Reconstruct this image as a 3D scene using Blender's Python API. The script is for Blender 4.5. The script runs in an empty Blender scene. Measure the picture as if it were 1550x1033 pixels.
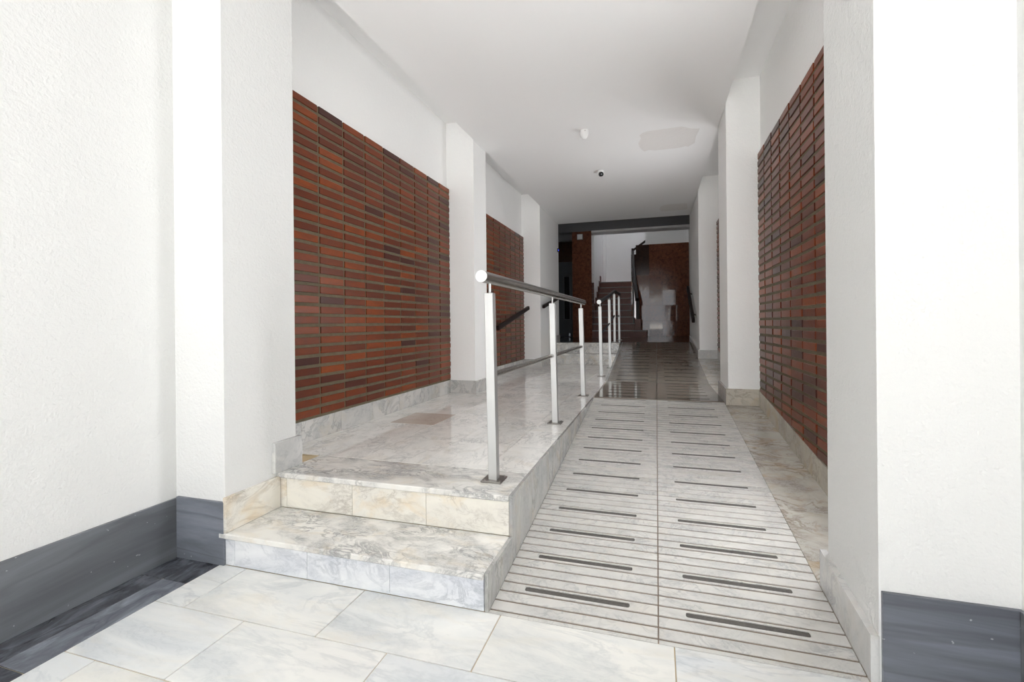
import bpy, bmesh, math, random
from mathutils import Matrix, Vector

random.seed(11)
SC = bpy.context.scene
COL = SC.collection

# ------------------------------------------------------------------ camera
YAW, ROLL, CAM_H, FPX = 0.2980, 0.0093, 1.05, 712.0
cam_data = bpy.data.cameras.new('camera')
cam_data.sensor_fit = 'HORIZONTAL'
cam_data.sensor_width = 36.0
cam_data.lens = FPX / 1550.0 * 36.0
cam_data.shift_y = -(516.5 - 489.5) / 1550.0
cam_data.clip_start = 0.05
cam = bpy.data.objects.new('camera', cam_data)
COL.objects.link(cam)
_s, _c = math.sin(YAW), math.cos(YAW)
_right0, _fwd, _up0 = Vector((_c, _s, 0)), Vector((-_s, _c, 0)), Vector((0, 0, 1))
_cr, _sr = math.cos(ROLL), math.sin(ROLL)
_right = _right0 * _cr - _up0 * _sr
_up = _right0 * _sr + _up0 * _cr
_m = Matrix((_right, _up, -_fwd)).transposed().to_4x4()
_m.translation = Vector((0, 0, CAM_H))
cam.matrix_world = _m
SC.camera = cam

# ------------------------------------------------------------------ world, lamps, exposure
world = bpy.data.worlds.new('world')
SC.world = world
world.use_nodes = True
bg = world.node_tree.nodes['Background']
bg.inputs['Color'].default_value = (0.93, 0.96, 1.0, 1)
bg.inputs['Strength'].default_value = 2.0

def lamp(name, kind, loc, energy, color=(1, 1, 1), size=0.5, size_y=None, rot=(0, 0, 0)):
    d = bpy.data.lights.new(name, kind)
    d.energy = energy
    d.color = color
    if kind == 'AREA':
        d.shape = 'RECTANGLE'
        d.size = size
        d.size_y = size_y or size
    elif kind == 'POINT':
        d.shadow_soft_size = size
    o = bpy.data.objects.new(name, d)
    o.location = loc
    o.rotation_euler = rot
    COL.objects.link(o)
    return o

lamp('sun', 'SUN', (3, -8, 12), 24.0, (1.0, 0.99, 0.975), rot=(math.radians(49), 0, math.radians(6))).data.angle = 0.01
lamp('niche_fill', 'AREA', (0.84, 2.32, 1.30), 13.0, (0.97, 0.985, 1.0), 1.5, 0.30, rot=(0, math.radians(90), 0))  # added fill light hidden behind the pilaster, no fixture
lamp('niche_fill', 'AREA', (0.84, 5.45, 1.40), 14.0, (0.97, 0.985, 1.0), 0.9, 0.40, rot=(0, math.radians(90), 0))  # second added fill, brightens the middle of the hall
lamp('stairwell_skylight', 'AREA', (-0.9, 14.0, 6.3), 4.4, (0.93, 0.95, 1.0), 1.0, 1.2)

SC.view_settings.view_transform = 'Standard'
SC.view_settings.look = 'None'
SC.view_settings.exposure = 0.80
SC.view_settings.gamma = 1.0
SC.view_settings.use_curve_mapping = False
SC.cycles.max_bounces = 14
SC.cycles.diffuse_bounces = 10
SC.cycles.glossy_bounces = 6
SC.cycles.use_denoising = True
SC.cycles.sample_clamp_indirect = 8.0

# ------------------------------------------------------------------ material helpers
def lin(r, g, b):
    def f(v):
        v /= 255.0
        return v / 12.92 if v <= 0.04045 else ((v + 0.055) / 1.055) ** 2.4
    return (f(r), f(g), f(b), 1.0)

class NT:
    def __init__(self, name):
        self.m = bpy.data.materials.new(name)
        self.m.use_nodes = True
        self.t = self.m.node_tree
        self.bsdf = self.t.nodes['Principled BSDF']
    def n(self, typ, **kw):
        o = self.t.nodes.new(typ)
        for k, v in kw.items():
            setattr(o, k, v)
        return o
    def link(self, a, b):
        self.t.links.new(a, b)
    def coords(self, per_object=0.0, world=False, scale=(1, 1, 1), rot=(0, 0, 0)):
        if world:
            src = self.n('ShaderNodeNewGeometry').outputs['Position']
        else:
            src = self.n('ShaderNodeTexCoord').outputs['Object']
        mp = self.n('ShaderNodeMapping')
        mp.inputs['Scale'].default_value = scale
        mp.inputs['Rotation'].default_value = rot
        self.link(src, mp.inputs['Vector'])
        out = mp.outputs['Vector']
        if per_object:
            oi = self.n('ShaderNodeObjectInfo')
            mul = self.n('ShaderNodeMath', operation='MULTIPLY')
            mul.inputs[1].default_value = per_object
            self.link(oi.outputs['Random'], mul.inputs[0])
            add = self.n('ShaderNodeVectorMath', operation='ADD')
            self.link(out, add.inputs[0])
            self.link(mul.outputs[0], add.inputs[1])
            out = add.outputs[0]
        return out
    def noise(self, vec, scale, detail=4.0, rough=0.55, dist=0.0):
        o = self.n('ShaderNodeTexNoise')
        o.inputs['Scale'].default_value = scale
        o.inputs['Detail'].default_value = detail
        o.inputs['Roughness'].default_value = rough
        o.inputs['Distortion'].default_value = dist
        self.link(vec, o.inputs['Vector'])
        return o.outputs['Fac']
    def math(self, op, a, b=None):
        o = self.n('ShaderNodeMath', operation=op)
        for i, v in enumerate((a, b)):
            if v is None:
                continue
            if isinstance(v, (int, float)):
                o.inputs[i].default_value = v
            else:
                self.link(v, o.inputs[i])
        return o.outputs[0]
    def ramp(self, fac, stops):
        o = self.n('ShaderNodeValToRGB')
        e = o.color_ramp.elements
        while len(e) < len(stops):
            e.new(0.5)
        for i, (p, c) in enumerate(stops):
            e[i].position = p
            e[i].color = c if len(c) == 4 else (*c, 1)
        self.link(fac, o.inputs['Fac'])
        return o.outputs['Color']
    def mix(self, fac, a, b, mode='MIX'):
        o = self.n('ShaderNodeMix', data_type='RGBA', blend_type=mode)
        if isinstance(fac, (int, float)):
            o.inputs[0].default_value = fac
        else:
            self.link(fac, o.inputs[0])
        for i, v in ((6, a), (7, b)):
            if isinstance(v, tuple):
                o.inputs[i].default_value = v
            else:
                self.link(v, o.inputs[i])
        return o.outputs[2]
    def bump(self, height, strength=0.2, dist=0.01):
        o = self.n('ShaderNodeBump')
        o.inputs['Strength'].default_value = strength
        o.inputs['Distance'].default_value = dist
        self.link(height, o.inputs['Height'])
        self.link(o.outputs['Normal'], self.bsdf.inputs['Normal'])
    def color(self, v):
        if isinstance(v, tuple):
            self.bsdf.inputs['Base Color'].default_value = v
        else:
            self.link(v, self.bsdf.inputs['Base Color'])
    def rough(self, v):
        if isinstance(v, (int, float)):
            self.bsdf.inputs['Roughness'].default_value = v
        else:
            self.link(v, self.bsdf.inputs['Roughness'])

W4 = (1, 1, 1, 1)
K4 = (0, 0, 0, 1)

def marble(name, base, cloud, vein, stain=None, scale=1.0, vein_w=0.045, vein_amt=0.8, stain_amt=0.5,
           cloud_amt=0.6, rough=0.18, stretch=(1, 1, 1), rot=(0, 0, 0.5), per=13.0, spec=0.5, tint=None):
    t = NT(name)
    v = t.coords(per, scale=stretch, rot=rot)
    big = t.noise(v, 2.2 * scale, 5, 0.6, 0.8)
    cfac = t.math('MULTIPLY', t.ramp(big, [(0.38, K4), (0.68, W4)]), cloud_amt)
    col = t.mix(cfac, base, cloud)
    ridge = t.math('ABSOLUTE', t.math('SUBTRACT', t.noise(v, 3.2 * scale, 6, 0.62, 1.4), 0.5))
    vf = t.ramp(ridge, [(0.0, W4), (vein_w, K4)])
    mask = t.ramp(t.noise(v, 1.7 * scale, 3, 0.5, 0.3), [(0.40, K4), (0.62, W4)])
    col = t.mix(t.math('MULTIPLY', t.math('MULTIPLY', vf, mask), vein_amt), col, vein)
    fine = t.math('ABSOLUTE', t.math('SUBTRACT', t.noise(v, 11.0 * scale, 5, 0.65, 1.2), 0.5))
    ff = t.ramp(fine, [(0.0, W4), (vein_w * 0.8, K4)])
    fm = t.ramp(big, [(0.45, K4), (0.6, W4)])
    col = t.mix(t.math('MULTIPLY', t.math('MULTIPLY', ff, fm), vein_amt * 0.6), col, vein)
    if stain:
        sf = t.ramp(t.noise(v, 2.6 * scale, 4, 0.6, 0.9), [(0.52, K4), (0.72, W4)])
        col = t.mix(t.math('MULTIPLY', sf, stain_amt), col, stain)
    if tint:
        oi = t.n('ShaderNodeObjectInfo')
        col = t.mix(1.0, col, t.ramp(t.math('FRACT', t.math('MULTIPLY', oi.outputs['Random'], 7.3)), [(0.0, tint[0]), (0.5, W4), (1.0, tint[1])]), 'MULTIPLY')
    t.color(col)
    rr = t.noise(v, 30 * scale, 3)
    t.rough(t.math('ADD', t.math('MULTIPLY', rr, 0.4 * rough), rough * 0.8))
    t.bsdf.inputs['Specular IOR Level'].default_value = spec
    return t.m

def plaster(name, col, strength=0.35, scale=90.0):
    t = NT(name)
    v = t.coords(0, world=True)
    t.color(col)
    t.rough(0.75)
    t.bsdf.inputs['Specular IOR Level'].default_value = 0.25
    hgt = t.math('ADD', t.noise(v, scale, 4, 0.6), t.math('MULTIPLY', t.noise(v, scale * 0.25, 3, 0.5), 0.8))
    t.bump(hgt, strength, 0.006)
    return t.m

def plain(name, col, rough=0.5, metal=0.0, bump=None):
    t = NT(name)
    t.color(col)
    t.rough(rough)
    t.bsdf.inputs['Metallic'].default_value = metal
    if bump:
        v = t.coords(3.0)
        t.bump(t.noise(v, bump[0], 4), bump[1], 0.003)
    return t.m

M = {}
M['plaster'] = plaster('white_stucco', lin(246, 246, 245), 0.45, 95)
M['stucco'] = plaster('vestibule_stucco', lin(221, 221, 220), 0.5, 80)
M['paint'] = plaster('ceiling_paint', lin(246, 246, 246), 0.08, 60)
M['shaded_grey_paint'] = plaster('shaded_grey_paint', lin(120, 120, 122), 0.08, 60)  # grey that also carries the lintel's lack of light
M['patch'] = plaster('patched_plaster', lin(236, 234, 232), 1.0, 30)
M['floor_white'] = marble('white_floor_marble', lin(230, 230, 228), lin(194, 199, 204), lin(160, 167, 174), lin(226, 216, 198),
                          0.75, 0.05, 0.32, 0.35, 0.7, 0.20, (1, 2.8, 1), (0, 0, 0.9), tint=((0.90, 0.92, 0.95, 1), (1.0, 0.985, 0.955, 1)))
M['landing'] = marble('landing_marble', lin(243, 241, 237), lin(226, 226, 224), lin(140, 142, 146), lin(205, 194, 176),
                      1.7, 0.05, 0.45, 0.30, 0.6, 0.045, (1.6, 1, 1), (0, 0, 0.6))
M['breccia'] = marble('breccia_marble', lin(228, 226, 221), lin(184, 184, 184), lin(118, 118, 120), lin(212, 190, 152),
                      2.3, 0.06, 0.70, 0.30, 0.75, 0.16, (1, 1.7, 1), (0, 0, 0.3))
M['riser'] = marble('riser_marble', lin(230, 231, 233), lin(186, 190, 200), lin(150, 156, 166), None,
                    1.3, 0.05, 0.55, 0.0, 0.7, 0.22, (1, 1, 2.0), (0.2, 0.4, 0.3))
M['riser_warm'] = marble('warm_riser_marble', lin(230, 226, 216), lin(206, 203, 198), lin(150, 140, 128), lin(214, 182, 128),
                         1.3, 0.05, 0.60, 0.4, 0.6, 0.22, (1, 1, 1.6), (0.2, 0.4, 0.3))
M['carrara'] = marble('grey_veined_marble', lin(204, 203, 201), lin(182, 183, 184), lin(138, 141, 146), lin(196, 186, 170),
                      2.6, 0.05, 0.45, 0.25, 0.7, 0.16, (1, 1.3, 1), (0, 0, -0.5))
M['ramp'] = marble('ramp_marble', lin(203, 201, 197), lin(183, 182, 180), lin(134, 136, 140), lin(196, 184, 164),
                   2.6, 0.04, 0.42, 0.22, 0.7, 0.24, (1, 1.2, 1), (0, 0, 0.4))
M['ramp_polished_dim'] = marble('dimmed_polished_marble', lin(134, 127, 118), lin(116, 111, 104), lin(84, 82, 79), lin(160, 144, 122),
                            1.6, 0.05, 0.45, 0.35, 0.7, 0.09, (1, 1.2, 1), (0, 0, 0.4))  # same polished marble, dimness of the back painted into its colours
M['border'] = marble('brown_veined_marble', lin(190, 186, 178), lin(160, 158, 154), lin(120, 104, 86), lin(176, 150, 112),
                     1.8, 0.06, 0.75, 0.5, 0.7, 0.16, (1, 1.4, 1), (0, 0, 0.2))
M['curb'] = marble('curb_marble', lin(178, 176, 172), lin(150, 152, 154), lin(112, 112, 114), lin(178, 158, 128),
                   2.0, 0.06, 0.5, 0.35, 0.8, 0.13, (1, 1, 0.7), (0, 0.5, 0.2))
M['base'] = marble('baseboard_marble', lin(204, 202, 198), lin(178, 179, 180), lin(126, 126, 128), lin(196, 184, 160),
                   1.8, 0.05, 0.55, 0.35, 0.75, 0.2, (1, 1, 1), (0.5, 0.4, 0.3))
M['base_warm'] = marble('warm_baseboard_marble', lin(192, 185, 172), lin(172, 168, 160), lin(120, 112, 102), lin(186, 162, 124),
                        1.8, 0.05, 0.45, 0.5, 0.7, 0.2, (1, 1, 1), (0.5, 0.4, 0.3))
M['grout'] = plain('tan_grout', lin(190, 172, 142), 0.9, 0, (120, 0.3))
M['groove'] = plain('brown_groove_fill', lin(128, 114, 102), 0.95, 0, (120, 0.3))  # darker brown at the bottom of grooves and joints
M['steel_rail'] = None

def dark_marble(name, base, light, deep, scale=1.0, streak=(0.5, 3.0, 6.0), rough=0.4, rot=(0.12, 0.0, 0.0), chips=True):
    t = NT(name)
    v = t.coords(9.0, scale=streak, rot=rot)
    a = t.noise(v, 1.5 * scale, 6, 0.65, 0.6)
    col = t.ramp(a, [(0.25, deep), (0.48, base), (0.75, light)])
    rg = t.math('ABSOLUTE', t.math('SUBTRACT', t.noise(v, 0.7 * scale, 4, 0.5, 0.6), 0.5))
    col = t.mix(t.math('MULTIPLY', t.ramp(rg, [(0.0, W4), (0.02, K4)]), 0.5), col, deep)
    if chips:
        v2 = t.coords(5.0)
        s = t.ramp(t.noise(v2, 46, 2, 0.4), [(0.735, K4), (0.76, W4)])
        col = t.mix(t.math('MULTIPLY', s, 0.55), col, lin(200, 202, 204))
    t.color(col)
    t.rough(rough)
    return t.m
M['dark_base'] = dark_marble('slate_grey_marble', lin(99, 102, 107), lin(124, 128, 134), lin(82, 84, 88), 1.0, (3, 0.45, 5), 0.4, (0.10, 0, 0))
M['dark_base_side'] = dark_marble('slate_grey_marble_side', lin(108, 112, 121), lin(140, 144, 156), lin(74, 76, 82), 1.0, (0.5, 3, 5))
M['dark_tile'] = dark_marble('black_marble', lin(70, 72, 79), lin(118, 122, 132), lin(38, 40, 46), 4.0, (2.2, 0.9, 1), 0.25, (0, 0, 0.3), False)
M['dark_tile_light'] = dark_marble('charcoal_marble', lin(108, 112, 121), lin(150, 154, 164), lin(76, 78, 86), 4.0, (2.2, 0.9, 1), 0.25, (0, 0, 0.3), False)

def brick_mat(name):
    t = NT(name)
    oi = t.n('ShaderNodeObjectInfo')
    col = t.ramp(oi.outputs['Random'], [(0.0, lin(64, 34, 29)), (0.07, lin(76, 38, 29)), (0.12, lin(94, 44, 26)), (0.40, lin(108, 49, 24)),
                                        (0.75, lin(124, 56, 23)), (1.0, lin(140, 67, 26))])
    v = t.coords(21.0, scale=(1, 1, 3.0))
    n1 = t.noise(v, 9, 4, 0.6, 0.4)
    col = t.mix(t.math('MULTIPLY', t.ramp(n1, [(0.35, W4), (0.65, K4)]), 0.35), col, lin(74, 38, 32))
    t.color(col)
    t.rough(t.math('ADD', t.math('MULTIPLY', n1, 0.16), 0.24))
    t.bsdf.inputs['Specular IOR Level'].default_value = 0.32
    t.bump(t.noise(v, 26, 4), 0.12, 0.004)
    return t.m
M['brick'] = brick_mat('glazed_red_brick')
t = NT('olive_mortar')
v = t.coords(0, world=True)
t.color(t.mix(t.noise(v, 25, 5), lin(90, 82, 63), lin(124, 114, 94)))
t.rough(0.95)
t.bump(t.noise(v, 140, 4), 0.6, 0.004)
M['mortar'] = t.m

def granite(name, base, mid, light, rough=0.12, scale=15.0):
    t = NT(name)
    v = t.coords(7.0)
    n1 = t.noise(v, scale, 5, 0.7, 0.6)
    col = t.ramp(n1, [(0.32, base), (0.55, mid), (0.66, mid), (0.74, light)])
    vo = t.n('ShaderNodeTexVoronoi')
    vo.inputs['Scale'].default_value = scale * 1.7
    t.link(v, vo.inputs['Vector'])
    col = t.mix(t.ramp(vo.outputs['Distance'], [(0.12, W4), (0.3, K4)]), col, base)
    t.color(col)
    t.rough(rough)
    return t.m
M['granite'] = granite('red_brown_granite', lin(84, 48, 38), lin(126, 78, 58), lin(206, 164, 122), 0.05)
M['granite_dark'] = granite('dark_granite', lin(44, 31, 28), lin(66, 46, 38), lin(104, 76, 58), 0.12)
M['step_red'] = granite('red_step_stone', lin(82, 44, 34), lin(110, 60, 46), lin(140, 92, 74), 0.45, 40)
M['step_edge'] = plain('grey_worn_nosing', lin(116, 108, 102), 0.35)
M['lobby_floor'] = granite('dark_unlit_stone', lin(34, 32, 31), lin(52, 49, 47), lin(78, 74, 70), 0.10, 30)  # dark stone, taken near black to include the unlit lobby

def steel(name, col, rough):
    t = NT(name)
    v = t.coords(0, scale=(60, 60, 1.5))
    t.color(col)
    t.bsdf.inputs['Metallic'].default_value = 1.0
    t.rough(t.math('ADD', t.math('MULTIPLY', t.noise(v, 8, 3), 0.18), rough))
    return t.m
M['steel'] = steel('brushed_steel', lin(206, 205, 203), 0.26)
M['steel_dark'] = steel('steel_rail_tube', lin(164, 160, 155), 0.16)
M['satin'] = plain('satin_aluminium', lin(186, 186, 185), 0.40, 0.9)
M['plate'] = plain('steel_plate', lin(150, 146, 142), 0.35, 1.0)
t = NT('dark_rubber_grip')
v = t.coords(3.0)
t.color(t.mix(t.noise(v, 90, 4, 0.7), lin(64, 61, 59), lin(104, 100, 96)))
t.rough(0.9)
t.bump(t.noise(v, 300, 3), 0.6, 0.002)
M['grip'] = t.m
M['grip_dark'] = plain('unlit_rubber_grip', lin(26, 25, 24), 0.95)  # darker copy of the grip, missing reflection put into the colour
M['grip_dark'].node_tree.nodes['Principled BSDF'].inputs['Specular IOR Level'].default_value = 0.05
t = NT('dark_varnished_wood')
v = t.coords(3.0, scale=(6, 6, 0.8))
t.color(t.mix(t.noise(v, 6, 4, 0.6, 0.5), lin(20, 14, 12), lin(40, 27, 22)))
t.bsdf.inputs['Specular IOR Level'].default_value = 0.25
t.rough(0.45)
M['wood'] = t.m
M['dark_metal'] = plain('black_painted_metal', lin(34, 33, 34), 0.45, 0.0)
M['door_paint'] = plain('dark_grey_door_paint', lin(70, 74, 80), 0.4)
M['door_frame'] = plain('grey_window_frame', lin(96, 99, 104), 0.35, 0.4)
M['glass_dark'] = plain('dark_wired_glass', lin(28, 29, 31), 0.08)
M['white_plastic'] = plain('white_plastic', lin(236, 236, 235), 0.35)
M['grey_plastic'] = plain('grey_plastic', lin(150, 150, 152), 0.45)
M['black_glass'] = plain('black_lens_ring', lin(28, 28, 30), 0.15)
M['lens'] = plain('lens_glass', lin(120, 122, 126), 0.12)
M['pavement'] = plain('street_paving', lin(176, 172, 166), 0.85, 0, (14, 0.2))
M['stain_tile'] = marble('pinkish_brown_marble', lin(206, 194, 184), lin(192, 178, 167), lin(168, 150, 138), None, 2.0, 0.05, 0.3, 0, 0.6, 0.2)
t = NT('blue_indicator')
t.color(lin(60, 80, 220))
t.bsdf.inputs['Emission Color'].default_value = lin(70, 90, 255)
t.bsdf.inputs['Emission Strength'].default_value = 2.0
M['led'] = t.m

# ------------------------------------------------------------------ object helpers
def props(o, label=None, cat=None, group=None, kind=None):
    if label: o['label'] = label
    if cat: o['category'] = cat
    if group: o['group'] = group
    if kind: o['kind'] = kind
    return o

def link(o, parent=None, loc=(0, 0, 0), local=False):
    COL.objects.link(o)
    if parent is not None:
        o.parent = parent
        if not local:
            loc = Vector(loc) - Vector(parent['_w'])
    o.location = loc
    if not local:
        o['_w'] = tuple(Vector(loc) + (Vector(parent['_w']) if parent is not None else Vector((0, 0, 0))))
    return o

def empty(name, loc=(0, 0, 0), rot=(0, 0, 0), **kw):
    o = bpy.data.objects.new(name, None)
    o.empty_display_size = 0.1
    link(o, None, loc)
    o.rotation_euler = rot
    return props(o, **kw)

def mobj(name, mesh, mat=None, parent=None, loc=(0, 0, 0), local=False, **kw):
    if mat is not None and not mesh.materials:
        mesh.materials.append(mat)
    o = bpy.data.objects.new(name, mesh)
    link(o, parent, loc, local)
    return props(o, **kw)

def mesh_pydata(name, verts, faces, fix=True):
    me = bpy.data.meshes.new(name)
    me.from_pydata([tuple(v) for v in verts], [], faces)
    if fix:
        bm = bmesh.new()
        bm.from_mesh(me)
        bmesh.ops.recalc_face_normals(bm, faces=bm.faces)
        bm.to_mesh(me)
        bm.free()
    me.update()
    return me

def mesh_bm(name, bm, smooth=False):
    me = bpy.data.meshes.new(name)
    bm.to_mesh(me)
    bm.free()
    if smooth:
        for p in me.polygons:
            p.use_smooth = True
    return me

def bm_box(bm, sx, sy, sz, c=(0, 0, 0), ch=0.0, rot=None):
    b2 = bmesh.new()
    bmesh.ops.create_cube(b2, size=1.0)
    bmesh.ops.scale(b2, vec=(sx, sy, sz), verts=b2.verts)
    if ch > 0:
        bmesh.ops.bevel(b2, geom=list(b2.edges), offset=ch, segments=1, affect='EDGES', profile=0.5)
    if rot is not None:
        bmesh.ops.transform(b2, matrix=rot, verts=b2.verts)
    bmesh.ops.translate(b2, vec=c, verts=b2.verts)
    tmp = bpy.data.meshes.new('tmp')
    b2.to_mesh(tmp)
    b2.free()
    bm.from_mesh(tmp)
    bpy.data.meshes.remove(tmp)

def box_mesh(name, sx, sy, sz, ch=0.0):
    bm = bmesh.new()
    bm_box(bm, sx, sy, sz, (0, 0, 0), ch)
    return mesh_bm(name, bm)

def bx(name, x0, x1, y0, y1, z0, z1, mat, parent=None, ch=0.0, local=False, **kw):
    """a chamfered block given by its extents (world), origin at its centre"""
    me = box_mesh(name, x1 - x0, y1 - y0, z1 - z0, ch)
    return mobj(name, me, mat, parent, ((x0 + x1) / 2, (y0 + y1) / 2, (z0 + z1) / 2), local, **kw)

def bm_tube(bm, p0, p1, r, seg=20, r1=None, caps=True):
    p0, p1 = Vector(p0), Vector(p1)
    d = p1 - p0
    q = d.to_track_quat('Z', 'Y').to_matrix().to_4x4()
    q.translation = (p0 + p1) / 2
    bmesh.ops.create_cone(bm, cap_ends=caps, cap_tris=False, segments=seg, radius1=r, radius2=r if r1 is None else r1,
                          depth=d.length, matrix=q)

def set_smooth(me, ang=0.6):
    bm = bmesh.new()
    bm.from_mesh(me)
    for f in bm.faces:
        f.smooth = True
    for e in bm.edges:
        if len(e.link_faces) == 2 and e.calc_face_angle(0) > ang:
            e.smooth = False
    bm.to_mesh(me)
    bm.free()
    return me

def tube(name, pts, r, mat, parent, seg=20, origin=None, **kw):
    """a round tube swept through points"""
    org = Vector(origin if origin is not None else pts[0])
    P = [Vector(p) - org for p in pts]
    verts, faces = [], []
    for i, p in enumerate(P):
        a = (P[i] - P[i - 1]).normalized() if i > 0 else None
        b = (P[i + 1] - P[i]).normalized() if i < len(P) - 1 else None
        d = (a + b).normalized() if a is not None and b is not None else (a or b)
        side = d.cross(Vector((0, 0, 1)))
        side = side.normalized() if side.length > 1e-5 else Vector((1, 0, 0))
        up = side.cross(d).normalized()
        for k in range(seg):
            t_ = 2 * math.pi * k / seg
            verts.append(p + side * (r * math.cos(t_)) + up * (r * math.sin(t_)))
    for i in range(len(P) - 1):
        for k in range(seg):
            k2 = (k + 1) % seg
            faces.append((i * seg + k, i * seg + k2, (i + 1) * seg + k2, (i + 1) * seg + k))
    faces.append(tuple(range(seg)))
    faces.append(tuple(range((len(P) - 1) * seg, len(P) * seg)))
    me = set_smooth(mesh_pydata(name, verts, faces))
    return mobj(name, me, mat, parent, org, **kw)

def prism(name, poly, axis, a0, a1, mat, parent=None, origin=None, local=False, **kw):
    """extrude a 2-D polygon along an axis. axis 'z': poly=(x,y); 'x': poly=(y,z); 'y': poly=(x,z)"""
    def mk(p, a):
        return {'z': (p[0], p[1], a), 'x': (a, p[0], p[1]), 'y': (p[0], a, p[1])}[axis]
    n = len(poly)
    vs = [Vector(mk(p, a0)) for p in poly] + [Vector(mk(p, a1)) for p in poly]
    if origin is None:
        lo = [min(v[i] for v in vs) for i in range(3)]
        hi = [max(v[i] for v in vs) for i in range(3)]
        origin = [(lo[i] + hi[i]) / 2 for i in range(3)]
    org = Vector(origin)
    fs = [tuple(range(n)), tuple(range(n, 2 * n))] + [(i, (i + 1) % n, n + (i + 1) % n, n + i) for i in range(n)]
    me = mesh_pydata(name, [v - org for v in vs], fs)
    return mobj(name, me, mat, parent, org, local, **kw)

# ------------------------------------------------------------------ key dimensions (metres)
YS = 1.604                 # plane of the first riser and the ramp foot
L1 = 0.3164                # landing level
YE = 4.667                 # top of the first ramp
G1 = L1 / (YE - YS)
Y2A, Y2B, L2 = 5.95, 8.95, 0.68   # second ramp, upper lobby level
G2 = (L2 - L1) / (Y2B - Y2A)
XLW, XLP, XLN = -2.105, -1.82, -2.13   # left: vestibule wall, pilaster face, niche wall
XRW, XRP, XRN = 0.93, 0.605, 0.88
ZC, ZN = 2.977, 3.186      # hall ceiling, niche soffit
Y0 = -5.0                 # unseen street opening, set far back to soften the light falloff
def zr1(y):
    return max(0.0, min(L1, G1 * (y - YS)))
def zr(y):
    if y <= YE: return zr1(y)
    if y <= Y2A: return L1
    return min(L2, L1 + G2 * (y - Y2A))

# ------------------------------------------------------------------ walls
def wall(name, x0, x1, y0, y1, z0, z1, mat='plaster'):
    return bx(name, x0, x1, y0, y1, z0, z1, M[mat], kind='structure')
wall('wall_left', -2.5, XLW, Y0, YS, -0.1, ZN, 'stucco')                    # vestibule side wall
for ya, yb_ in ((YS, 2.03), (4.60, 4.97), (7.53, 9.06)):           # pilasters
    wall('wall_left', -2.5, XLP, ya, yb_, -0.1, ZN, 'stucco' if ya == YS else 'plaster')
for ya, yb_ in ((2.03, 4.60), (4.97, 7.53)):                       # niche backs
    wall('wall_left', -2.5, XLN, ya, yb_, -0.1, ZN)
ZR = 3.75
wall('wall_right', XRW, 1.3, Y0, YS, -0.1, ZR, 'stucco')
for ya, yb_ in ((YS, 2.02), (4.56, 5.10), (7.46, 9.35)):
    wall('wall_right', XRP, 1.3, ya, yb_, -0.1, ZR, 'stucco' if ya == YS else 'plaster')
for ya, yb_ in ((2.02, 4.56), (5.10, 7.46)):
    wall('wall_right', XRN, 1.3, ya, yb_, -0.1, ZR)
wall('wall_right', 0.80, 1.3, 9.35, 13.0, -0.1, ZR)
# ceiling: slab between the niches, niche soffits above it
ceil = empty('ceiling', (-0.6, 4.0, ZC), kind='structure')
bx('ceiling_slab', -1.816, 0.601, Y0, 9.06, ZC, 3.34, M['paint'], ceil)
bx('niche_soffit', -2.55, -1.83, Y0, 9.06, ZN, 3.34, M['paint'], ceil)
bx('niche_soffit', 0.615, 1.29, Y0, 9.06, ZN, 3.34, M['paint'], ceil)
bx('lobby_ceiling', -3.4, 0.8, 9.06, 11.95, 3.62, 3.75, M['paint'], ceil)
bx('drop_face', -3.4, 0.8, 9.02, 9.10, 3.341, 3.75, M['paint'], ceil)

def blob_patch(name, x0, x1, y0, y1, seed):
    rnd = random.Random(seed)
    cx, cy = (x0 + x1) / 2, (y0 + y1) / 2
    ring, top = [], []
    N = 22
    for k in range(N):
        a = 2 * math.pi * k / N
        ca, sa = math.cos(a), math.sin(a)
        p = 0.45
        ex = math.copysign(abs(ca) ** p, ca) * (x1 - x0) / 2 * rnd.uniform(0.85, 1.05)
        ey = math.copysign(abs(sa) ** p, sa) * (y1 - y0) / 2 * rnd.uniform(0.8, 1.08)
        ring.append((ex, ey, 0.0))
        top.append((ex * 0.94, ey * 0.9, -0.002))
    vs = ring + top
    fs = [(k, (k + 1) % N, N + (k + 1) % N, N + k) for k in range(N)] + [tuple(range(N, 2 * N)), tuple(range(N))]
    return mobj(name, mesh_pydata(name, vs, fs), M['patch'], ceil, (cx, cy, ZC), label='rough grey repaired plaster patch on the ceiling')
blob_patch('plaster_patch', -0.17, 0.44, 4.95, 5.55, 3)
blob_patch('plaster_patch', 0.07, 0.52, 8.15, 8.65, 5)

# lobby shell behind the hall
wall('wall_back', -3.4, -2.5, 9.06, 9.10, 0.4, 3.62, 'paint')
wall('wall_left', -3.4, -3.3, 9.10, 12.0, 0.4, 3.62, 'paint')
wall('wall_left', -3.4, -1.56, 12.051, 14.8, 0.4, 6.6, 'paint')
wall('wall_back', -3.4, 0.8, 14.8, 14.95, 0.4, 6.6, 'paint')
wall('wall_back', -3.3, -1.985, 12.0, 12.05, 2.62, 3.295, 'paint')
lint = bx('trim_1', -3.3, 0.80, 11.6, 11.95, 3.295, 3.62, M['shaded_grey_paint'], kind='structure')
bx('trim_2', -1.505, 0.80, 11.56, 11.95, 3.245, 3.295, M['paint'], ch=0.004, kind='structure')  # moulding kept white so it reads as lit against the lintel
bx('trim_3', -2.8, -1.985, 11.85, 12.0, 3.13, 3.295, M['shaded_grey_paint'], kind='structure')
bx('wall_right', -0.26, 0.80, 12.72, 12.95, 3.06, 6.6, M['paint'], kind='structure')
bx('wall_right', 0.80, 0.95, 11.95, 14.95, 0.4, 6.6, M['paint'], kind='structure')
bx('ceiling', -1.7, 0.95, 11.95, 14.95, 6.6, 6.7, M['paint'], kind='structure')
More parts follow.
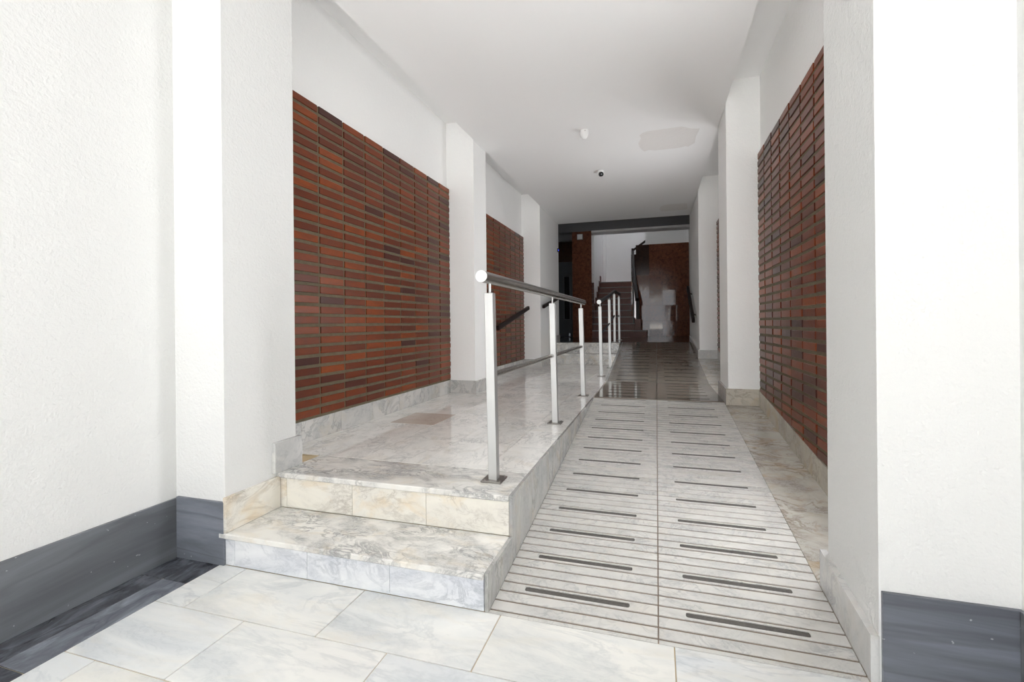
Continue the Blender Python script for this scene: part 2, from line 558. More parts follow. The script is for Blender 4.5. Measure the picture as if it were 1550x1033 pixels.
bx('wall_back', -1.7, 0.95, 11.80, 11.95, 3.62, 6.6, M['paint'], kind='structure')
bx('trim_4', -1.56, -1.47, 14.74, 14.8, 2.21, 4.6, M['paint'], ch=0.005, kind='structure')

# ------------------------------------------------------------------ street outside
bx('floor', -14, 14, -13, Y0 - 0.002, -0.12, -0.02, M['pavement'], kind='structure')

# ------------------------------------------------------------------ vestibule floor: tiles with recessed joints
floor = bx('floor', -2.13, 0.95, Y0, YS + 0.4, -0.1, -0.004, M['grout'], kind='structure')
def tile(x0, x1, y0, y1, ztop, mat, parent, th=0.02, gap=0.0036, ch=0.0012, name='marble_tile'):
    g_ = gap / 2
    return bx(name, x0 + g_, x1 - g_, y0 + g_, y1 - g_, ztop - th, ztop, mat, parent, ch)
rowsA = [-1.845, -1.70, -1.11, -0.545, 0.046, 0.60, 0.93]
rowsB = [-1.845, -1.41, -0.833, -0.25, 0.33, 0.93]
ys_rows = [1.604 - 0.2872 * k for k in range(23)]
for i in range(len(ys_rows) - 1):
    xs = rowsA if i % 2 == 0 else rowsB
    for a, b in zip(xs[:-1], xs[1:]):
        tile(a, b, ys_rows[i + 1], ys_rows[i], random.uniform(-0.0006, 0.0004), M['floor_white'], floor)
for (ya, yb) in ((1.443, 1.604), (0.927, 1.443), (0.41, 0.927), (-0.10, 0.41), (-1.0, -0.1), (-2.41, -1.0), (-3.7, -2.41), (-4.95, -3.7)):
    tile(-2.105, -1.975, ya, yb, 0, M['dark_tile'], floor, name='dark_border_tile')
    tile(-1.975, -1.845, ya, yb, 0, M['dark_tile_light'] if ya > 0.9 and ya < 1.4 else M['dark_tile'], floor, name='dark_border_tile')

# dark skirting of the vestibule
bl = empty('baseboard_left', (XLW, 0.8, 0), kind='structure')
bx('skirting_slab', XLW - 0.01, XLW + 0.012, -0.05, 1.604, 0, 0.268, M['dark_base'], bl, 0.0015)
bx('skirting_slab', XLW - 0.01, XLW + 0.012, Y0, -0.052, 0, 0.268, M['dark_base'], bl, 0.0015)
bx('skirting_slab', XLW + 0.012, XLP + 0.002, YS - 0.012, YS + 0.01, 0, 0.276, M['dark_base_side'], bl, 0.0015)
br = empty('baseboard_right', (XRW, 0.8, 0), kind='structure')
bx('skirting_slab', XRP + 0.006, XRW - 0.001, YS - 0.012, YS + 0.01, 0, 0.270, M['dark_base_side'], br, 0.0015)
bx('skirting_slab', XRW - 0.012, XRW + 0.01, Y0, YS - 0.013, 0, 0.270, M['dark_base'], br, 0.0015)

# ------------------------------------------------------------------ entrance steps
steps = empty('entrance_steps', (-1.2, YS, 0), label='two low white marble steps from the entrance up to the landing, left of the ramp', cat='steps')
ZT1 = 0.1415
XE = -0.607
bx('core', XLP + 0.004, XE - 0.022, YS + 0.02, 1.94, -0.05, ZT1 - 0.024, M['grout'], steps)
bx('core', XLP + 0.004, XE - 0.022, 1.93, 2.2, -0.05, L1 - 0.026, M['grout'], steps)
def slab_row(name, xs, y0, y1, z0, z1, mats, gap=0.0016, ch=0.001):
    for i, (a, b) in enumerate(zip(xs[:-1], xs[1:])):
        bx(name, a + gap / 2, b - gap / 2, y0, y1, z0, z1, mats[i % len(mats)], steps, ch)
slab_row('riser', [-1.828, -1.768, -1.387, -1.000, XE - 0.002], YS, YS + 0.02, 0.0, ZT1 - 0.0245, [M['riser']])
bx('tread', -1.845, XE - 0.0005, YS - 0.013, 1.912, ZT1 - 0.024, ZT1, M['breccia'], steps, 0.004)
slab_row('riser', [-1.812, -1.770, -1.389, -1.000, XE - 0.0008], 1.910, 1.930, ZT1 + 0.001, L1 - 0.0265, [M['riser_warm']])
bx('tread', -1.818, XE - 0.0005, 1.897, 2.215, L1 - 0.026, L1, M['breccia'], steps, 0.004)
# cheek skirting beside the steps
bx('side_skirting', XLP - 0.002, XLP + 0.016, YS - 0.010, 1.906, ZT1 + 0.001, L1 - 0.020, M['riser_warm'], steps, 0.001)
bx('side_skirting', XLP - 0.002, XLP + 0.020, 1.870, 2.055, L1 + 0.0005, 0.468, M['carrara'], steps, 0.001)

# ------------------------------------------------------------------ landing (level L1)
land = bx('floor', XLN - 0.02, XE - 0.02, 2.20, 8.22, L1 - 0.15, L1 - 0.004, M['grout'], kind='structure')
xs = [-2.10, -1.91, -1.55, -1.19, -0.83, XE]
ysl = [2.216, 2.69, 3.09, 3.49, 3.89, 4.29, 4.69, 5.09, 5.49, 5.89, 6.29, 6.69, 7.09, 7.49, 7.89, 8.20]
for j in range(len(ysl) - 1):
    for i in range(len(xs) - 1):
        m = M['stain_tile'] if (i == 1 and ysl[j] == 3.09) else M['landing']
        tl = tile(xs[i], xs[i + 1] - (0.0005 if i == 4 else 0), ysl[j], ysl[j + 1], L1 + (0.0006 if m is M['stain_tile'] else 0), m, land, gap=0.0012, ch=0.0005)
        if m is M['stain_tile']:
            tl['label'] = 'pinkish brown stained square tile in the pale landing floor'
# curb slabs between the landing and the ramp
curb = empty('landing_curb', (XE, YS, 0), label='grey marble side slabs of the landing tapering away along the ramp', cat='curb')
ycut = [1.604, 1.91, 2.24, 2.62, 3.02, 3.42, 3.82, 4.22, 4.64]
for a, b in zip(ycut[:-1], ycut[1:]):
    a_, b_ = a + 0.0008, b - 0.0008
    zt = (ZT1 - 0.0) if a < 1.7 else L1
    poly = [(a_, zr1(a_) - 0.02), (b_, zr1(b_) - 0.02), (b_, zt - 0.001), (a_, zt - 0.001)]
    prism('curb_slab', poly, 'x', XE, XE + 0.014, M['curb'], curb)

# ------------------------------------------------------------------ first ramp: ribbed slabs with grip strips
ANG1 = math.atan(G1)
ramp = empty('entrance_ramp', (0, YS, 0), (ANG1, 0, 0), label='long grooved marble access ramp with dark grip strips rising from the entrance', cat='ramp')
CS = 1.0 / math.cos(ANG1)
XR0, XR1 = XE + 0.0145, 0.582
PITCH = 0.0548
RH, GR = 0.026, 0.0098     # rib depth, groove width
me = box_mesh('ramp_bed', XR1 - XR0, (YE - YS) * CS, 0.05)
mobj('ramp_bed', me, M['groove'], ramp, ((XR0 + XR1) / 2, (YE - YS) * CS / 2, -0.0046 - 0.025), local=True)

def slotted_mesh(name, w, d, h, sx0, sx1, sy0, sy1, ch=0.0012):
    """slab (origin centre-top) with a rectangular rounded pocket in its top"""
    hw, hd = w / 2, d / 2
    pocket = 0.007
    rr = (sy1 - sy0) * 0.28
    ring = []
    for (cx, cy, a0) in ((sx1 - rr, sy1 - rr, 0), (sx0 + rr, sy1 - rr, 90), (sx0 + rr, sy0 + rr, 180), (sx1 - rr, sy0 + rr, 270)):
        for k in range(3):
            a = math.radians(a0 + 45 * k)
            ring.append((cx + rr * math.cos(a), cy + rr * math.sin(a)))
    out = [(hw - ch, hd - ch), (-hw + ch, hd - ch), (-hw + ch, -hd + ch), (hw - ch, -hd + ch)]
    rim = [(hw, hd), (-hw, hd), (-hw, -hd), (hw, -hd)]
    V = [(x, y, 0) for x, y in out] + [(x, y, -ch) for x, y in rim] + [(x, y, -h) for x, y in rim]
    n0 = len(V)
    V += [(x, y, 0) for x, y in ring]
    n1 = len(V)
    V += [(x, y, -pocket) for x, y in ring]
    Fc = []
    for k in range(4):
        k2 = (k + 1) % 4
        Fc += [(k, k2, 4 + k2, 4 + k), (4 + k, 4 + k2, 8 + k2, 8 + k)]
        # top faces around pocket: corner fans + sides
        Fc.append((k, n0 + 3 * k, n0 + 3 * k + 1))
        Fc.append((k, n0 + 3 * k + 1, n0 + 3 * k + 2))
        Fc.append((k, n0 + 3 * k + 2, n0 + (3 * k + 3) % 12, k2))
    Fc.append((8, 9, 10, 11))
    for k in range(12):
        k2 = (k + 1) % 12
        Fc.append((n0 + k, n0 + k2, n1 + k2, n1 + k))
    Fc.append(tuple(range(n1, n1 + 12)))
    return mesh_pydata(name, V, Fc)

JW = 0.004
cols = [(XR0, -JW / 2 - 0.003), (JW / 2 - 0.003, XR1)]
SLX = [(-0.497, -0.103), (0.090, 0.475)]
rib_len = PITCH * CS - GR
rib_mesh, slot_mesh, grip_mesh = [], [], []
for ci, (xa, xb) in enumerate(cols):
    w = xb - xa
    me = box_mesh('ramp_rib', w, rib_len, 0.02, 0.0015)
    rib_mesh.append(me)
    cx = (xa + xb) / 2
    slot_mesh.append(slotted_mesh('ramp_rib_slotted', w, rib_len, 0.02, SLX[ci][0] - cx, SLX[ci][1] - cx, -0.013, 0.013))
    grip_mesh.append(box_mesh('grip_strip', SLX[ci][1] - SLX[ci][0] - 0.001, 0.0255, 0.006, 0.002))
for me in rib_mesh + slot_mesh:
    me.materials.append(M['ramp'])
for me in grip_mesh:
    me.materials.append(M['grip'])
y_first = 1.625
for ci, (xa, xb) in enumerate(cols):
    cx = (xa + xb) / 2
    d0 = (y_first - YS) * CS - GR / 2
    me = box_mesh('ramp_rib', xb - xa, d0, 0.02, 0.001)
    mobj('ramp_rib', me, M['ramp'], ramp, (cx, d0 / 2, -0.010), local=True)
    dy = -0.007 if ci == 1 else 0.0
    k = 0
    while y_first + PITCH * (k + 1) < YE + 0.01:
        yc = (y_first + PITCH * (k + 0.5) - YS) * CS
        if k % 4 == 2:
            mobj('ramp_rib', slot_mesh[ci], None, ramp, (cx, yc, 0.0), local=True)
            mobj('grip_strip', grip_mesh[ci], None, ramp, ((SLX[ci][0] + SLX[ci][1]) / 2, yc, -0.0012 - 0.003), local=True)
        else:
            mobj('ramp_rib', rib_mesh[ci], None, ramp, (cx, yc, -0.010), local=True)
        k += 1

# flat stretch and second ramp: polished slabs, one grip strip in each
def slab_run(parent, y0, y1, n, local, ztop):
    gm = []
    for me in grip_mesh:
        m2 = me.copy()
        m2.materials.clear()
        m2.materials.append(M['grip_dark'])
        gm.append(m2)
    d = (y1 - y0) / n
    for ci, (xa, xb) in enumerate(cols):
        cx, w = (xa + xb) / 2, xb - xa
        ms = slotted_mesh('floor_slab', w, d - 0.0012, 0.02, SLX[ci][0] - cx, SLX[ci][1] - cx, -0.013, 0.013, 0.0006)
        ms.materials.append(M['ramp_polished_dim'])
        for i in range(n):
            yc = y0 + d * (i + 0.5)
            mobj('floor_slab', ms, None, parent, (cx, yc, ztop), local=local)
            mobj('grip_strip', gm[ci], None, parent, ((SLX[ci][0] + SLX[ci][1]) / 2, yc, ztop - 0.0031), local=local)
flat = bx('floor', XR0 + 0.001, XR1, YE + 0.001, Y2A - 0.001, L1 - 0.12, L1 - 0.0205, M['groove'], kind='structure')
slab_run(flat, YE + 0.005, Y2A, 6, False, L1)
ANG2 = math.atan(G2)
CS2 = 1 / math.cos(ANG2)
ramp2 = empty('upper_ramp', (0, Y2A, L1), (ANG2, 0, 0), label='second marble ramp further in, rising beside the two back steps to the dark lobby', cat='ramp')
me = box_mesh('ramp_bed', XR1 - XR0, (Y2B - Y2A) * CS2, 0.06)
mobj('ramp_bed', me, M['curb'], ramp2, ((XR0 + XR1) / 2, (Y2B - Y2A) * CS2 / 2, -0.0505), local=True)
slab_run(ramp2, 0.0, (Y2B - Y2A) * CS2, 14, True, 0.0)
# cheek of the second ramp
prism('ramp_cheek', [(0.0, -0.002), ((Y2B - Y2A) * CS2, -0.002), ((Y2B - Y2A) * CS2, -0.09), (0.0, -0.02)], 'x', XE - 0.016, XE + 0.014, M['curb'], ramp2, local=True)

# ------------------------------------------------------------------ border strip of marble slabs along the right niches
bord = prism('trim_5', [(YS, -0.1), (9.0, -0.1), (9.0, L2 - 0.021), (Y2B, L2 - 0.021), (Y2A, L1 - 0.021), (YE, L1 - 0.021), (YS, -0.021)],
             'x', XR1 + 0.001, XRN + 0.02, M['grout'], kind='structure')
yb = [1.615, 2.205, 2.640, 3.345, 3.965, 4.667, 5.30, 5.95, 6.70, 7.45, 8.2, 8.95]
for a, b in zip(yb[:-1], yb[1:]):
    prism('border_slab', [(a + .001, zr(a + .001) - 0.02), (b - .001, zr(b - .001) - 0.02), (b - .001, zr(b - .001)), (a + .001, zr(a + .001))], 'x',
          XR1 + 0.001, 0.874, M['border'], bord)

# ------------------------------------------------------------------ marble skirting
for a, b in ((2.055, 2.39), (2.39, 2.773), (2.773, 3.16), (3.16, 3.546), (3.546, 3.935), (3.935, 4.326), (4.326, 4.60),
             (4.975, 5.36), (5.36, 5.75), (5.75, 6.14), (6.14, 6.53), (6.53, 6.92), (6.92, 7.31), (7.31, 7.53)):
    bx('marble_skirting', XLN, -2.097, a + 0.0008, b - 0.0008, L1 + 0.0004, 0.452, M['base'], bl, 0.001)
for (ya, yb_) in ((4.60, 4.97), (7.53, 8.20)):
    bx('marble_skirting', XLN, XLP + 0.016, ya - 0.016, ya + 0.002, L1 + 0.0004, 0.450, M['base'], bl, 0.001)
    bx('marble_skirting', XLP - 0.002, XLP + 0.016, ya + 0.003, yb_, L1 + 0.0004, 0.450, M['base'], bl, 0.001)
bx('marble_skirting', XLP - 0.002, XLP + 0.016, 8.56, 9.06, L2, L2 + 0.13, M['base'], bl, 0.001)
def slope_skirt(x0, x1, y0, y1, h, mat):
    return prism('marble_skirting', [(y0, zr(y0) + .0005), (y1, zr(y1) + .0005), (y1, zr(y1) + h), (y0, zr(y0) + h)], 'x', x0, x1, mat, br)
slope_skirt(XR1 + 0.002, XRP + 0.002, YS, 2.045, 0.137, M['carrara'])
for a, b in ((2.03, 2.55), (2.55, 3.2), (3.2, 3.85), (3.85, 4.54)):
    slope_skirt(0.848, XRN, a, b - 0.0012, 0.142, M['base_warm'])
bx('marble_skirting', XR1 + 0.002, XRN, 4.542, 4.562, zr(4.55) + .001, zr(4.55) + 0.146, M['base_warm'], br, 0.001)
slope_skirt(XR1 + 0.002, XRP + 0.002, 4.563, 5.10, 0.140, M['carrara'])
for a, b in ((5.10, 5.9), (5.9, 6.7), (6.7, 7.44)):
    slope_skirt(0.848, XRN, a, b - 0.0012, 0.142, M['base'])
bx('marble_skirting', XR1 + 0.002, XRN, 7.442, 7.462, zr(7.45) + .001, zr(7.45) + 0.130, M['carrara'], br, 0.001)
slope_skirt(XR1 + 0.002, XRP + 0.002, 7.463, 9.35, 0.11, M['carrara'])

# ------------------------------------------------------------------ brick panels
BP, BL_ = 0.2545, 0.2370          # column pitch, brick length
ROW, BH = 0.06555, 0.0452         # course pitch, brick height
BD = 0.026                        # brick depth
brick_me = box_mesh('brick', BD, BL_, BH, 0.0022)
brick_me.materials.append(M['brick'])

def clipped_brick(y0, y1, z0, z1, cut, sign):
    """brick whose lower edge is cut along the sloping skirting"""
    def cl(y): return max(z0, cut(y))
    pts = [(y0, z1), (y1, z1)]
    bot = []
    N = 6
    for k in range(N + 1):
        y = y1 + (y0 - y1) * k / N
        z = cl(y)
        bot.append((y, min(z, z1)))
    poly = pts + bot
    out = []
    for p in poly:
        if not out or (abs(p[0] - out[-1][0]) + abs(p[1] - out[-1][1])) > 1e-4:
            out.append(p)
    if (abs(out[0][0] - out[-1][0]) + abs(out[0][1] - out[-1][1])) < 1e-4:
        out.pop()
    return out if len(out) >= 3 else None

def brick_panel(label, xface, sign, y_end, ncol, ztop, nrow, mort, first_single, cut=None, ncol_from=0):
    """columns counted from the far end y_end towards the entrance; columns beyond first_single are hidden ones joined into one part"""
    xc = xface - sign * BD / 2
    root = empty('brick_panel', (xface, y_end - ncol * BP / 2, mort[2]), label=label, cat='wall panel', group='brick panels in the wall niches')
    y0m, y1m, z0m = mort[0], mort[1], mort[2]
    xa, xb = sorted((xface - sign * 0.0075, xface - sign * 0.028))
    if cut is None:
        bx('mortar_bed', xa, xb, y0m, y1m, z0m, ztop - 0.004, M['mortar'], root)
    else:
        prism('mortar_bed', [(y0m, cut(y0m)), (y1m, cut(y1m)), (y1m, ztop - 0.004), (y0m, ztop - 0.004)], 'x', xa, xb, M['mortar'], root)
    bmx = bmesh.new()
    for c_ in range(ncol):
        y1 = y_end - c_ * BP
        y0 = y1 - BL_
        for r in range(nrow):
            z1 = ztop - r * ROW
            z0 = z1 - BH
            if cut is not None and cut((y0 + y1) / 2) > z1 - 0.004 and cut(y0) > z1 - 0.006:
                continue
            jig = random.uniform(-0.0015, 0.0015)
            if cut is not None and max(cut(y0), cut(y1)) > z0:
                if c_ >= first_single:
                    continue
                poly = clipped_brick(y0, y1, z0, z1, cut, sign)
                if poly:
                    a, b = sorted((xface + jig, xface - sign * BD + jig))
                    prism('brick', poly, 'x', a, b, M['brick'], root)
                continue
            if c_ < first_single:
                o = mobj('brick', brick_me, None, root, (xc + jig, (y0 + y1) / 2 + random.uniform(-.0012, .0012), (z0 + z1) / 2 + random.uniform(-.0012, .0012)))
                o.rotation_euler = (random.uniform(-.006, .006), 0, random.uniform(-.012, .012))
            else:
                bm_box(bmx, BD, BL_, BH, (xc + jig - xface, (y0 + y1) / 2 - (y_end - ncol * BP / 2), (z0 + z1) / 2 - mort[2]), 0.0)
    if ncol > first_single:
        mobj('hidden_bricks', mesh_bm('hidden_bricks', bmx), M['brick'], root, (xface, y_end - ncol * BP / 2, mort[2]), kind='stuff')
    else:
        bmx.free()
    return root
brick_panel('large panel of red brown bricks in the first left niche, beside the landing', -2.097, 1, 4.593, 10, 2.481, 31, (2.05, 4.599, 0.4525), 9)
brick_panel('dark brick panel in the second left niche, behind the steel railing', -2.097, 1, 7.528, 10, 2.477, 31, (4.985, 7.529, 0.4525), 8)
cutR = lambda y: zr(y) + 0.1425
brick_panel('tall brick panel in the first right niche, cut along its foot by the sloping skirting', 0.850, -1, 4.528, 8, 2.496, 35, (2.48, 4.541, 0.3), 8, cutR)
brick_panel('sliver of brick panel in the second right niche, past the far pilaster', 0.850, -1, 7.452, 9, 2.50, 31, (5.15, 7.455, 0.5), 2, cutR)

# ------------------------------------------------------------------ back steps up to the lobby
bs = empty('back_steps', (-1.25, 8.2, L1), label='two pale marble steps at the back of the landing, left of the upper ramp', cat='steps')
ZM = L1 + (L2 - L1) / 2
bx('core', XLP + 0.02, XE - 0.04, 8.24, 8.6, L1 - 0.05, ZM - 0.026, M['grout'], bs)
bx('riser', XLP + 0.002, XE - 0.03, 8.205, 8.225, L1 + .0005, ZM - 0.025, M['breccia'], bs, 0.001)
bx('tread', XLP + 0.002, XE - 0.025, 8.195, 8.53, ZM - 0.0245, ZM, M['breccia'], bs, 0.003)
bx('riser', XLP + 0.002, XE - 0.03, 8.53, 8.55, ZM + .0005, L2 - 0.025, M['breccia'], bs, 0.001)
bx('tread', XLP + 0.002, XE - 0.025, 8.52, 8.85, L2 - 0.0245, L2, M['breccia'], bs, 0.003)

# ------------------------------------------------------------------ lobby floor
lf = bx('floor', -3.3, 0.80, 9.0, 12.75, L2 - 0.3, L2 - 0.021, M['groove'], kind='structure')
bx('floor', -1.9, XE - 0.02, 8.62, 9.0, L2 - 0.2, L2 - 0.026, M['groove'], kind='structure')
for i in range(7):
    for j in range(6):
        x0, x1 = -3.3 + 0.586 * i, -3.3 + 0.586 * (i + 1)
        y0, y1 = 9.0 + 0.625 * j, 9.0 + 0.625 * (j + 1)
        tile(x0, min(x1, 0.80), y0, y1, L2, M['lobby_floor'], lf, gap=0.0015, ch=0.0005, name='stone_tile')
bx('stone_tile', XLP + 0.003, XE - 0.026, 8.852, 8.999, L2 - 0.02, L2, M['lobby_floor'], lf, 0.0005)

# ------------------------------------------------------------------ granite pieces of the lobby
gcol = empty('granite_column', (-1.745, 11.8, L2), label='speckled red brown granite column left of the lobby stairs', cat='column')
for k in range(5):
    hz = (3.295 - L2) / 5
    bx('granite_panel', -1.985, -1.508, 11.598, 12.05, L2 + hz * k + .0008, L2 + hz * (k + 1) - .0008, M['granite'], gcol, 0.0015)
gw = empty('granite_wall', (0.2, 12.7, L2), label='polished granite tile wall at the end of the hall, right of the stairs', cat='wall panel')
bx('backing', -0.50, 0.80, 12.716, 12.74, L2, 3.06, M['granite_dark'], gw)
nx, nz = 4, 6
tx0, tw, thh = -0.495, 0.324, (3.06 - L2) / nz
for i in range(nx):
    for j in range(nz):
        xa, xb = tx0 + tw * i, tx0 + tw * (i + 1)
        za, zb = L2 + thh * j, L2 + thh * (j + 1)
        if i == 0 and za > 2.1:
            continue
        if i == 0:
            xb = tx0 + tw
        me = box_mesh('granite_tile', tw - 0.0016, 0.016, thh - 0.0016, 0.001)
        o = mobj('granite_tile', me, M['granite'], gw, ((xa + xb) / 2, 12.708, (za + zb) / 2))
        o.rotation_euler = (random.uniform(-.02, .02), 0, random.uniform(-.014, .014))
gp = bx('granite_parapet', -0.66, -0.18, 13.5, 13.6, 2.16, 2.93, M['granite_dark'], None, 0.002,
        label='dark granite block under the upper handrail in the stairwell', cat='parapet')
bx('dark_lintel', -2.9, -1.99, 11.99, 12.01, 2.61, 3.13, M['granite_dark'], None, 0.001,
   label='dark granite band above the grey lobby door', cat='wall panel')

# grey door with a narrow window, left of the column
dr = empty('door_1', (-2.45, 11.98, L2), kind='structure')
bx('door_leaf', -2.88, -1.995, 11.96, 11.995, L2 + 0.006, 2.605, M['door_paint'], dr, 0.003)
fr = empty('window_frame', (0, 0, 0))
bpy.data.objects.remove(fr)
fb = bmesh.new()
for (sx, sz, cx_, cz_) in ((0.02, 1.12, -0.075, 0), (0.02, 1.12, 0.075, 0), (0.17, 0.02, 0, 0.55), (0.17, 0.02, 0, -0.55)):
    bm_box(fb, sx, 0.014, sz, (cx_, 0, cz_), 0.002)
fo = mobj('window_frame', mesh_bm('window_frame', fb), M['door_frame'], dr, (-2.19, 11.955, 1.685))
bx('pane', -2.258, -2.122, 11.953, 11.957, 1.142, 2.228, M['glass_dark'], fo)

# lobby stairs
st = empty('lobby_stairs', (-1.0, 11.6, L2), label='dim flight of red brown stone stairs at the far end of the hall', cat='stairs')
RUN, RISE = 0.27, 0.17
xr_ = [-0.215, -0.51, -0.56, -0.61, -0.62, -0.635, -0.645, -0.66, -0.67]
for i in range(9):
    y = 11.6 + RUN * i
    z0, z1 = L2 + RISE * i, L2 + RISE * (i + 1)
    xl = -1.507 if i < 2 else -1.555
    bx('riser', xl, xr_[i] - 0.01, y + 0.02, y + 0.04, z0 + 0.0005, z1 - 0.0305, M['step_red'], st, 0.001)
    yend = y + RUN + 0.02 if i < 8 else 14.735
    bx('tread', xl, xr_[i] if i < 8 else 0.2, y, yend, z1 - 0.03, z1, M['step_red'], st, 0.004)
    bx('nosing', xl, xr_[i], y - 0.003, y + 0.012, z1 - 0.022, z1 + 0.001, M['step_edge'], st, 0.002)
    if i >= 1:
        bx('stringer_block', xr_[i] - 0.012, xr_[i] + 0.05, y + 0.02, yend, L2, z1 - 0.031, M['granite'], st)
    if i >= 1:
        bx('wall_skirting', -1.558, -1.545, y + 0.02, y + RUN + 0.02, z1 + 0.0005, z1 + 0.19, M['step_red'], st, 0.001)

bal = empty('stair_balustrade', (-0.45, 11.75, L2), label='dark wooden stair handrail climbing the right side of the lobby stairs', cat='handrail')
bx('newel_block', -0.50, -0.36, 11.68, 11.86, L2 + 0.171, 1.12, M['step_red'], bal, 0.003)
def beam(name, p0, p1, w, h, mat, parent, **kw):
    p0, p1 = Vector(p0), Vector(p1)
    d = p1 - p0
    q = d.to_track_quat('Y', 'Z').to_matrix().to_4x4()
    bm = bmesh.new()
    bm_box(bm, w, d.length, h, (0, 0, 0), min(w, h) * 0.18, q)
    return mobj(name, mesh_bm(name, bm), mat, parent, (p0 + p1) / 2, **kw)
bx('newel_post', -0.47, -0.385, 11.72, 11.80, 1.121, 1.60, M['wood'], bal, 0.006)
beam('handrail', (-0.44, 11.70, 1.58), (-0.575, 12.95, 2.50), 0.085, 0.10, M['wood'], bal)
beam('handrail', (-0.575, 12.93, 2.485), (-0.62, 13.62, 3.02), 0.075, 0.10, M['wood'], bal)
for k in range(8):
    f_ = (k + 0.4) / 8
    y = 12.0 + f_ * 1.6
    x = -0.535 - 0.085 * f_
    zt = 1.78 + (y - 12.0) * 0.75
    zb = L2 + RISE * (int((y - 11.6) / RUN) + 1)
    bx('baluster', x - 0.012, x + 0.012, y - 0.012, y + 0.012, zb, zt, M['dark_metal'], bal, 0.002)
uh = empty('upper_handrail', (-0.45, 13.62, 3.2), label='short dark handrail slanting up to the right in the white stairwell', cat='handrail')
beam('rail', (-0.62, 13.64, 3.06), (-0.20, 13.64, 3.36), 0.05, 0.055, M['wood'], uh)
bx('newel_post', -0.655, -0.60, 13.62, 13.68, 2.22, 3.12, M['wood'], uh, 0.004)

# ------------------------------------------------------------------ steel railings
def post(parent, base, top_z, lean, pin_top, first_plate=True, w=0.042):
    """square post with a base plate and a pin that carries the rail"""
    x, y, z = base
    h = top_z - z
    v = []
    for zz, dx in ((0.0, 0.0), (h, lean)):
        for sx, sy in ((-1, -1), (1, -1), (1, 1), (-1, 1)):
            v.append((sx * w / 2 + dx, sy * w / 2, zz))
    me = mesh_pydata('post', v, [(0, 1, 2, 3), (4, 5, 6, 7), (0, 1, 5, 4), (1, 2, 6, 5), (2, 3, 7, 6), (3, 0, 4, 7)])
    bm = bmesh.new(); bm.from_mesh(me)
    bmesh.ops.bevel(bm, geom=list(bm.edges), offset=0.0018, segments=1, affect='EDGES')
    bm.to_mesh(me); bm.free()
    p = mobj('post', me, M['satin'], parent, base)
    if first_plate:
        bm = bmesh.new()
        bm_box(bm, 0.10, 0.10, 0.008, (0, 0, 0.004), 0.002)
        for sx in (-1, 1):
            for sy in (-1, 1):
                bm_tube(bm, (sx * .037, sy * .037, 0.008), (sx * .037, sy * .037, 0.0115), 0.006, 8)
        mobj('base_plate', mesh_bm('base_plate', bm), M['plate'], p, (x, y, z + 0.0003))
    bm = bmesh.new()
    bm_tube(bm, (0, 0, 0), (0, 0, pin_top - top_z), 0.0068, 12)
    mobj('pin', set_smooth(mesh_bm('pin', bm)), M['satin'], p, (x + lean, y, top_z))
    return p

rl = empty('steel_railing', (-0.72, 3.3, L1), label='brushed steel railing on the landing edge nearest the camera, three square posts', cat='railing', group='steel railings')
for (bxx, y, tx) in ((-0.733, 2.078, -0.746), (-0.712, 3.375, -0.727), (-0.702, 4.685, -0.720)):
    post(rl, (bxx, y, L1), 1.192, tx - bxx, 1.237)
top = tube('top_rail', [(-0.748, 1.975, 1.262), (-0.717, 4.865, 1.258)], 0.0265, M['steel_dark'], rl, 28)
capm = bmesh.new()
bm_tube(capm, (0, -0.004, 0), (0, 0.001, 0), 0.0268, 28)
mobj('end_cap', mesh_bm('end_cap', capm), M['white_plastic'], top, (-0.748, 1.975, 1.262), label='pale round end cap')
lr = tube('lower_rail', [(-0.741, 2.10, 0.806), (-0.713, 4.68, 0.812)], 0.0145, M['steel_dark'], rl, 16)

r2 = empty('steel_railing', (-0.72, 7.7, L1), label='steel railing further back, climbing beside the upper ramp to the lobby', cat='railing', group='steel railings')
post(r2, (-0.722, 6.46, L1), 1.265, -0.010, 1.312)
post(r2, (-0.721, 7.71, L1), 1.418, -0.003, 1.462)
post(r2, (-0.742, 8.90, L2), 1.570, -0.004, 1.615)
post(r2, (-0.735, 9.95, L2), 1.575, -0.004, 1.618)
top2 = tube('top_rail', [(-0.732, 6.35, 1.323), (-0.725, 7.71, 1.478), (-0.745, 8.86, 1.622), (-0.745, 8.98, 1.632), (-0.738, 10.05, 1.634)], 0.0255, M['dark_metal'], r2, 24)
capm = bmesh.new()
bm_tube(capm, (0, -0.004, 0), (0, 0.001, 0), 0.0300, 24)
mobj('end_cap', mesh_bm('end_cap', capm), M['white_plastic'], top2, (-0.732, 6.349, 1.323), label='pale round end cap')
tube('lower_rail', [(-0.728, 6.46, 0.890), (-0.724, 7.71, 1.030), (-0.744, 8.88, 1.172), (-0.744, 8.94, 1.176), (-0.737, 9.95, 1.178)], 0.0125, M['dark_metal'], r2, 14)

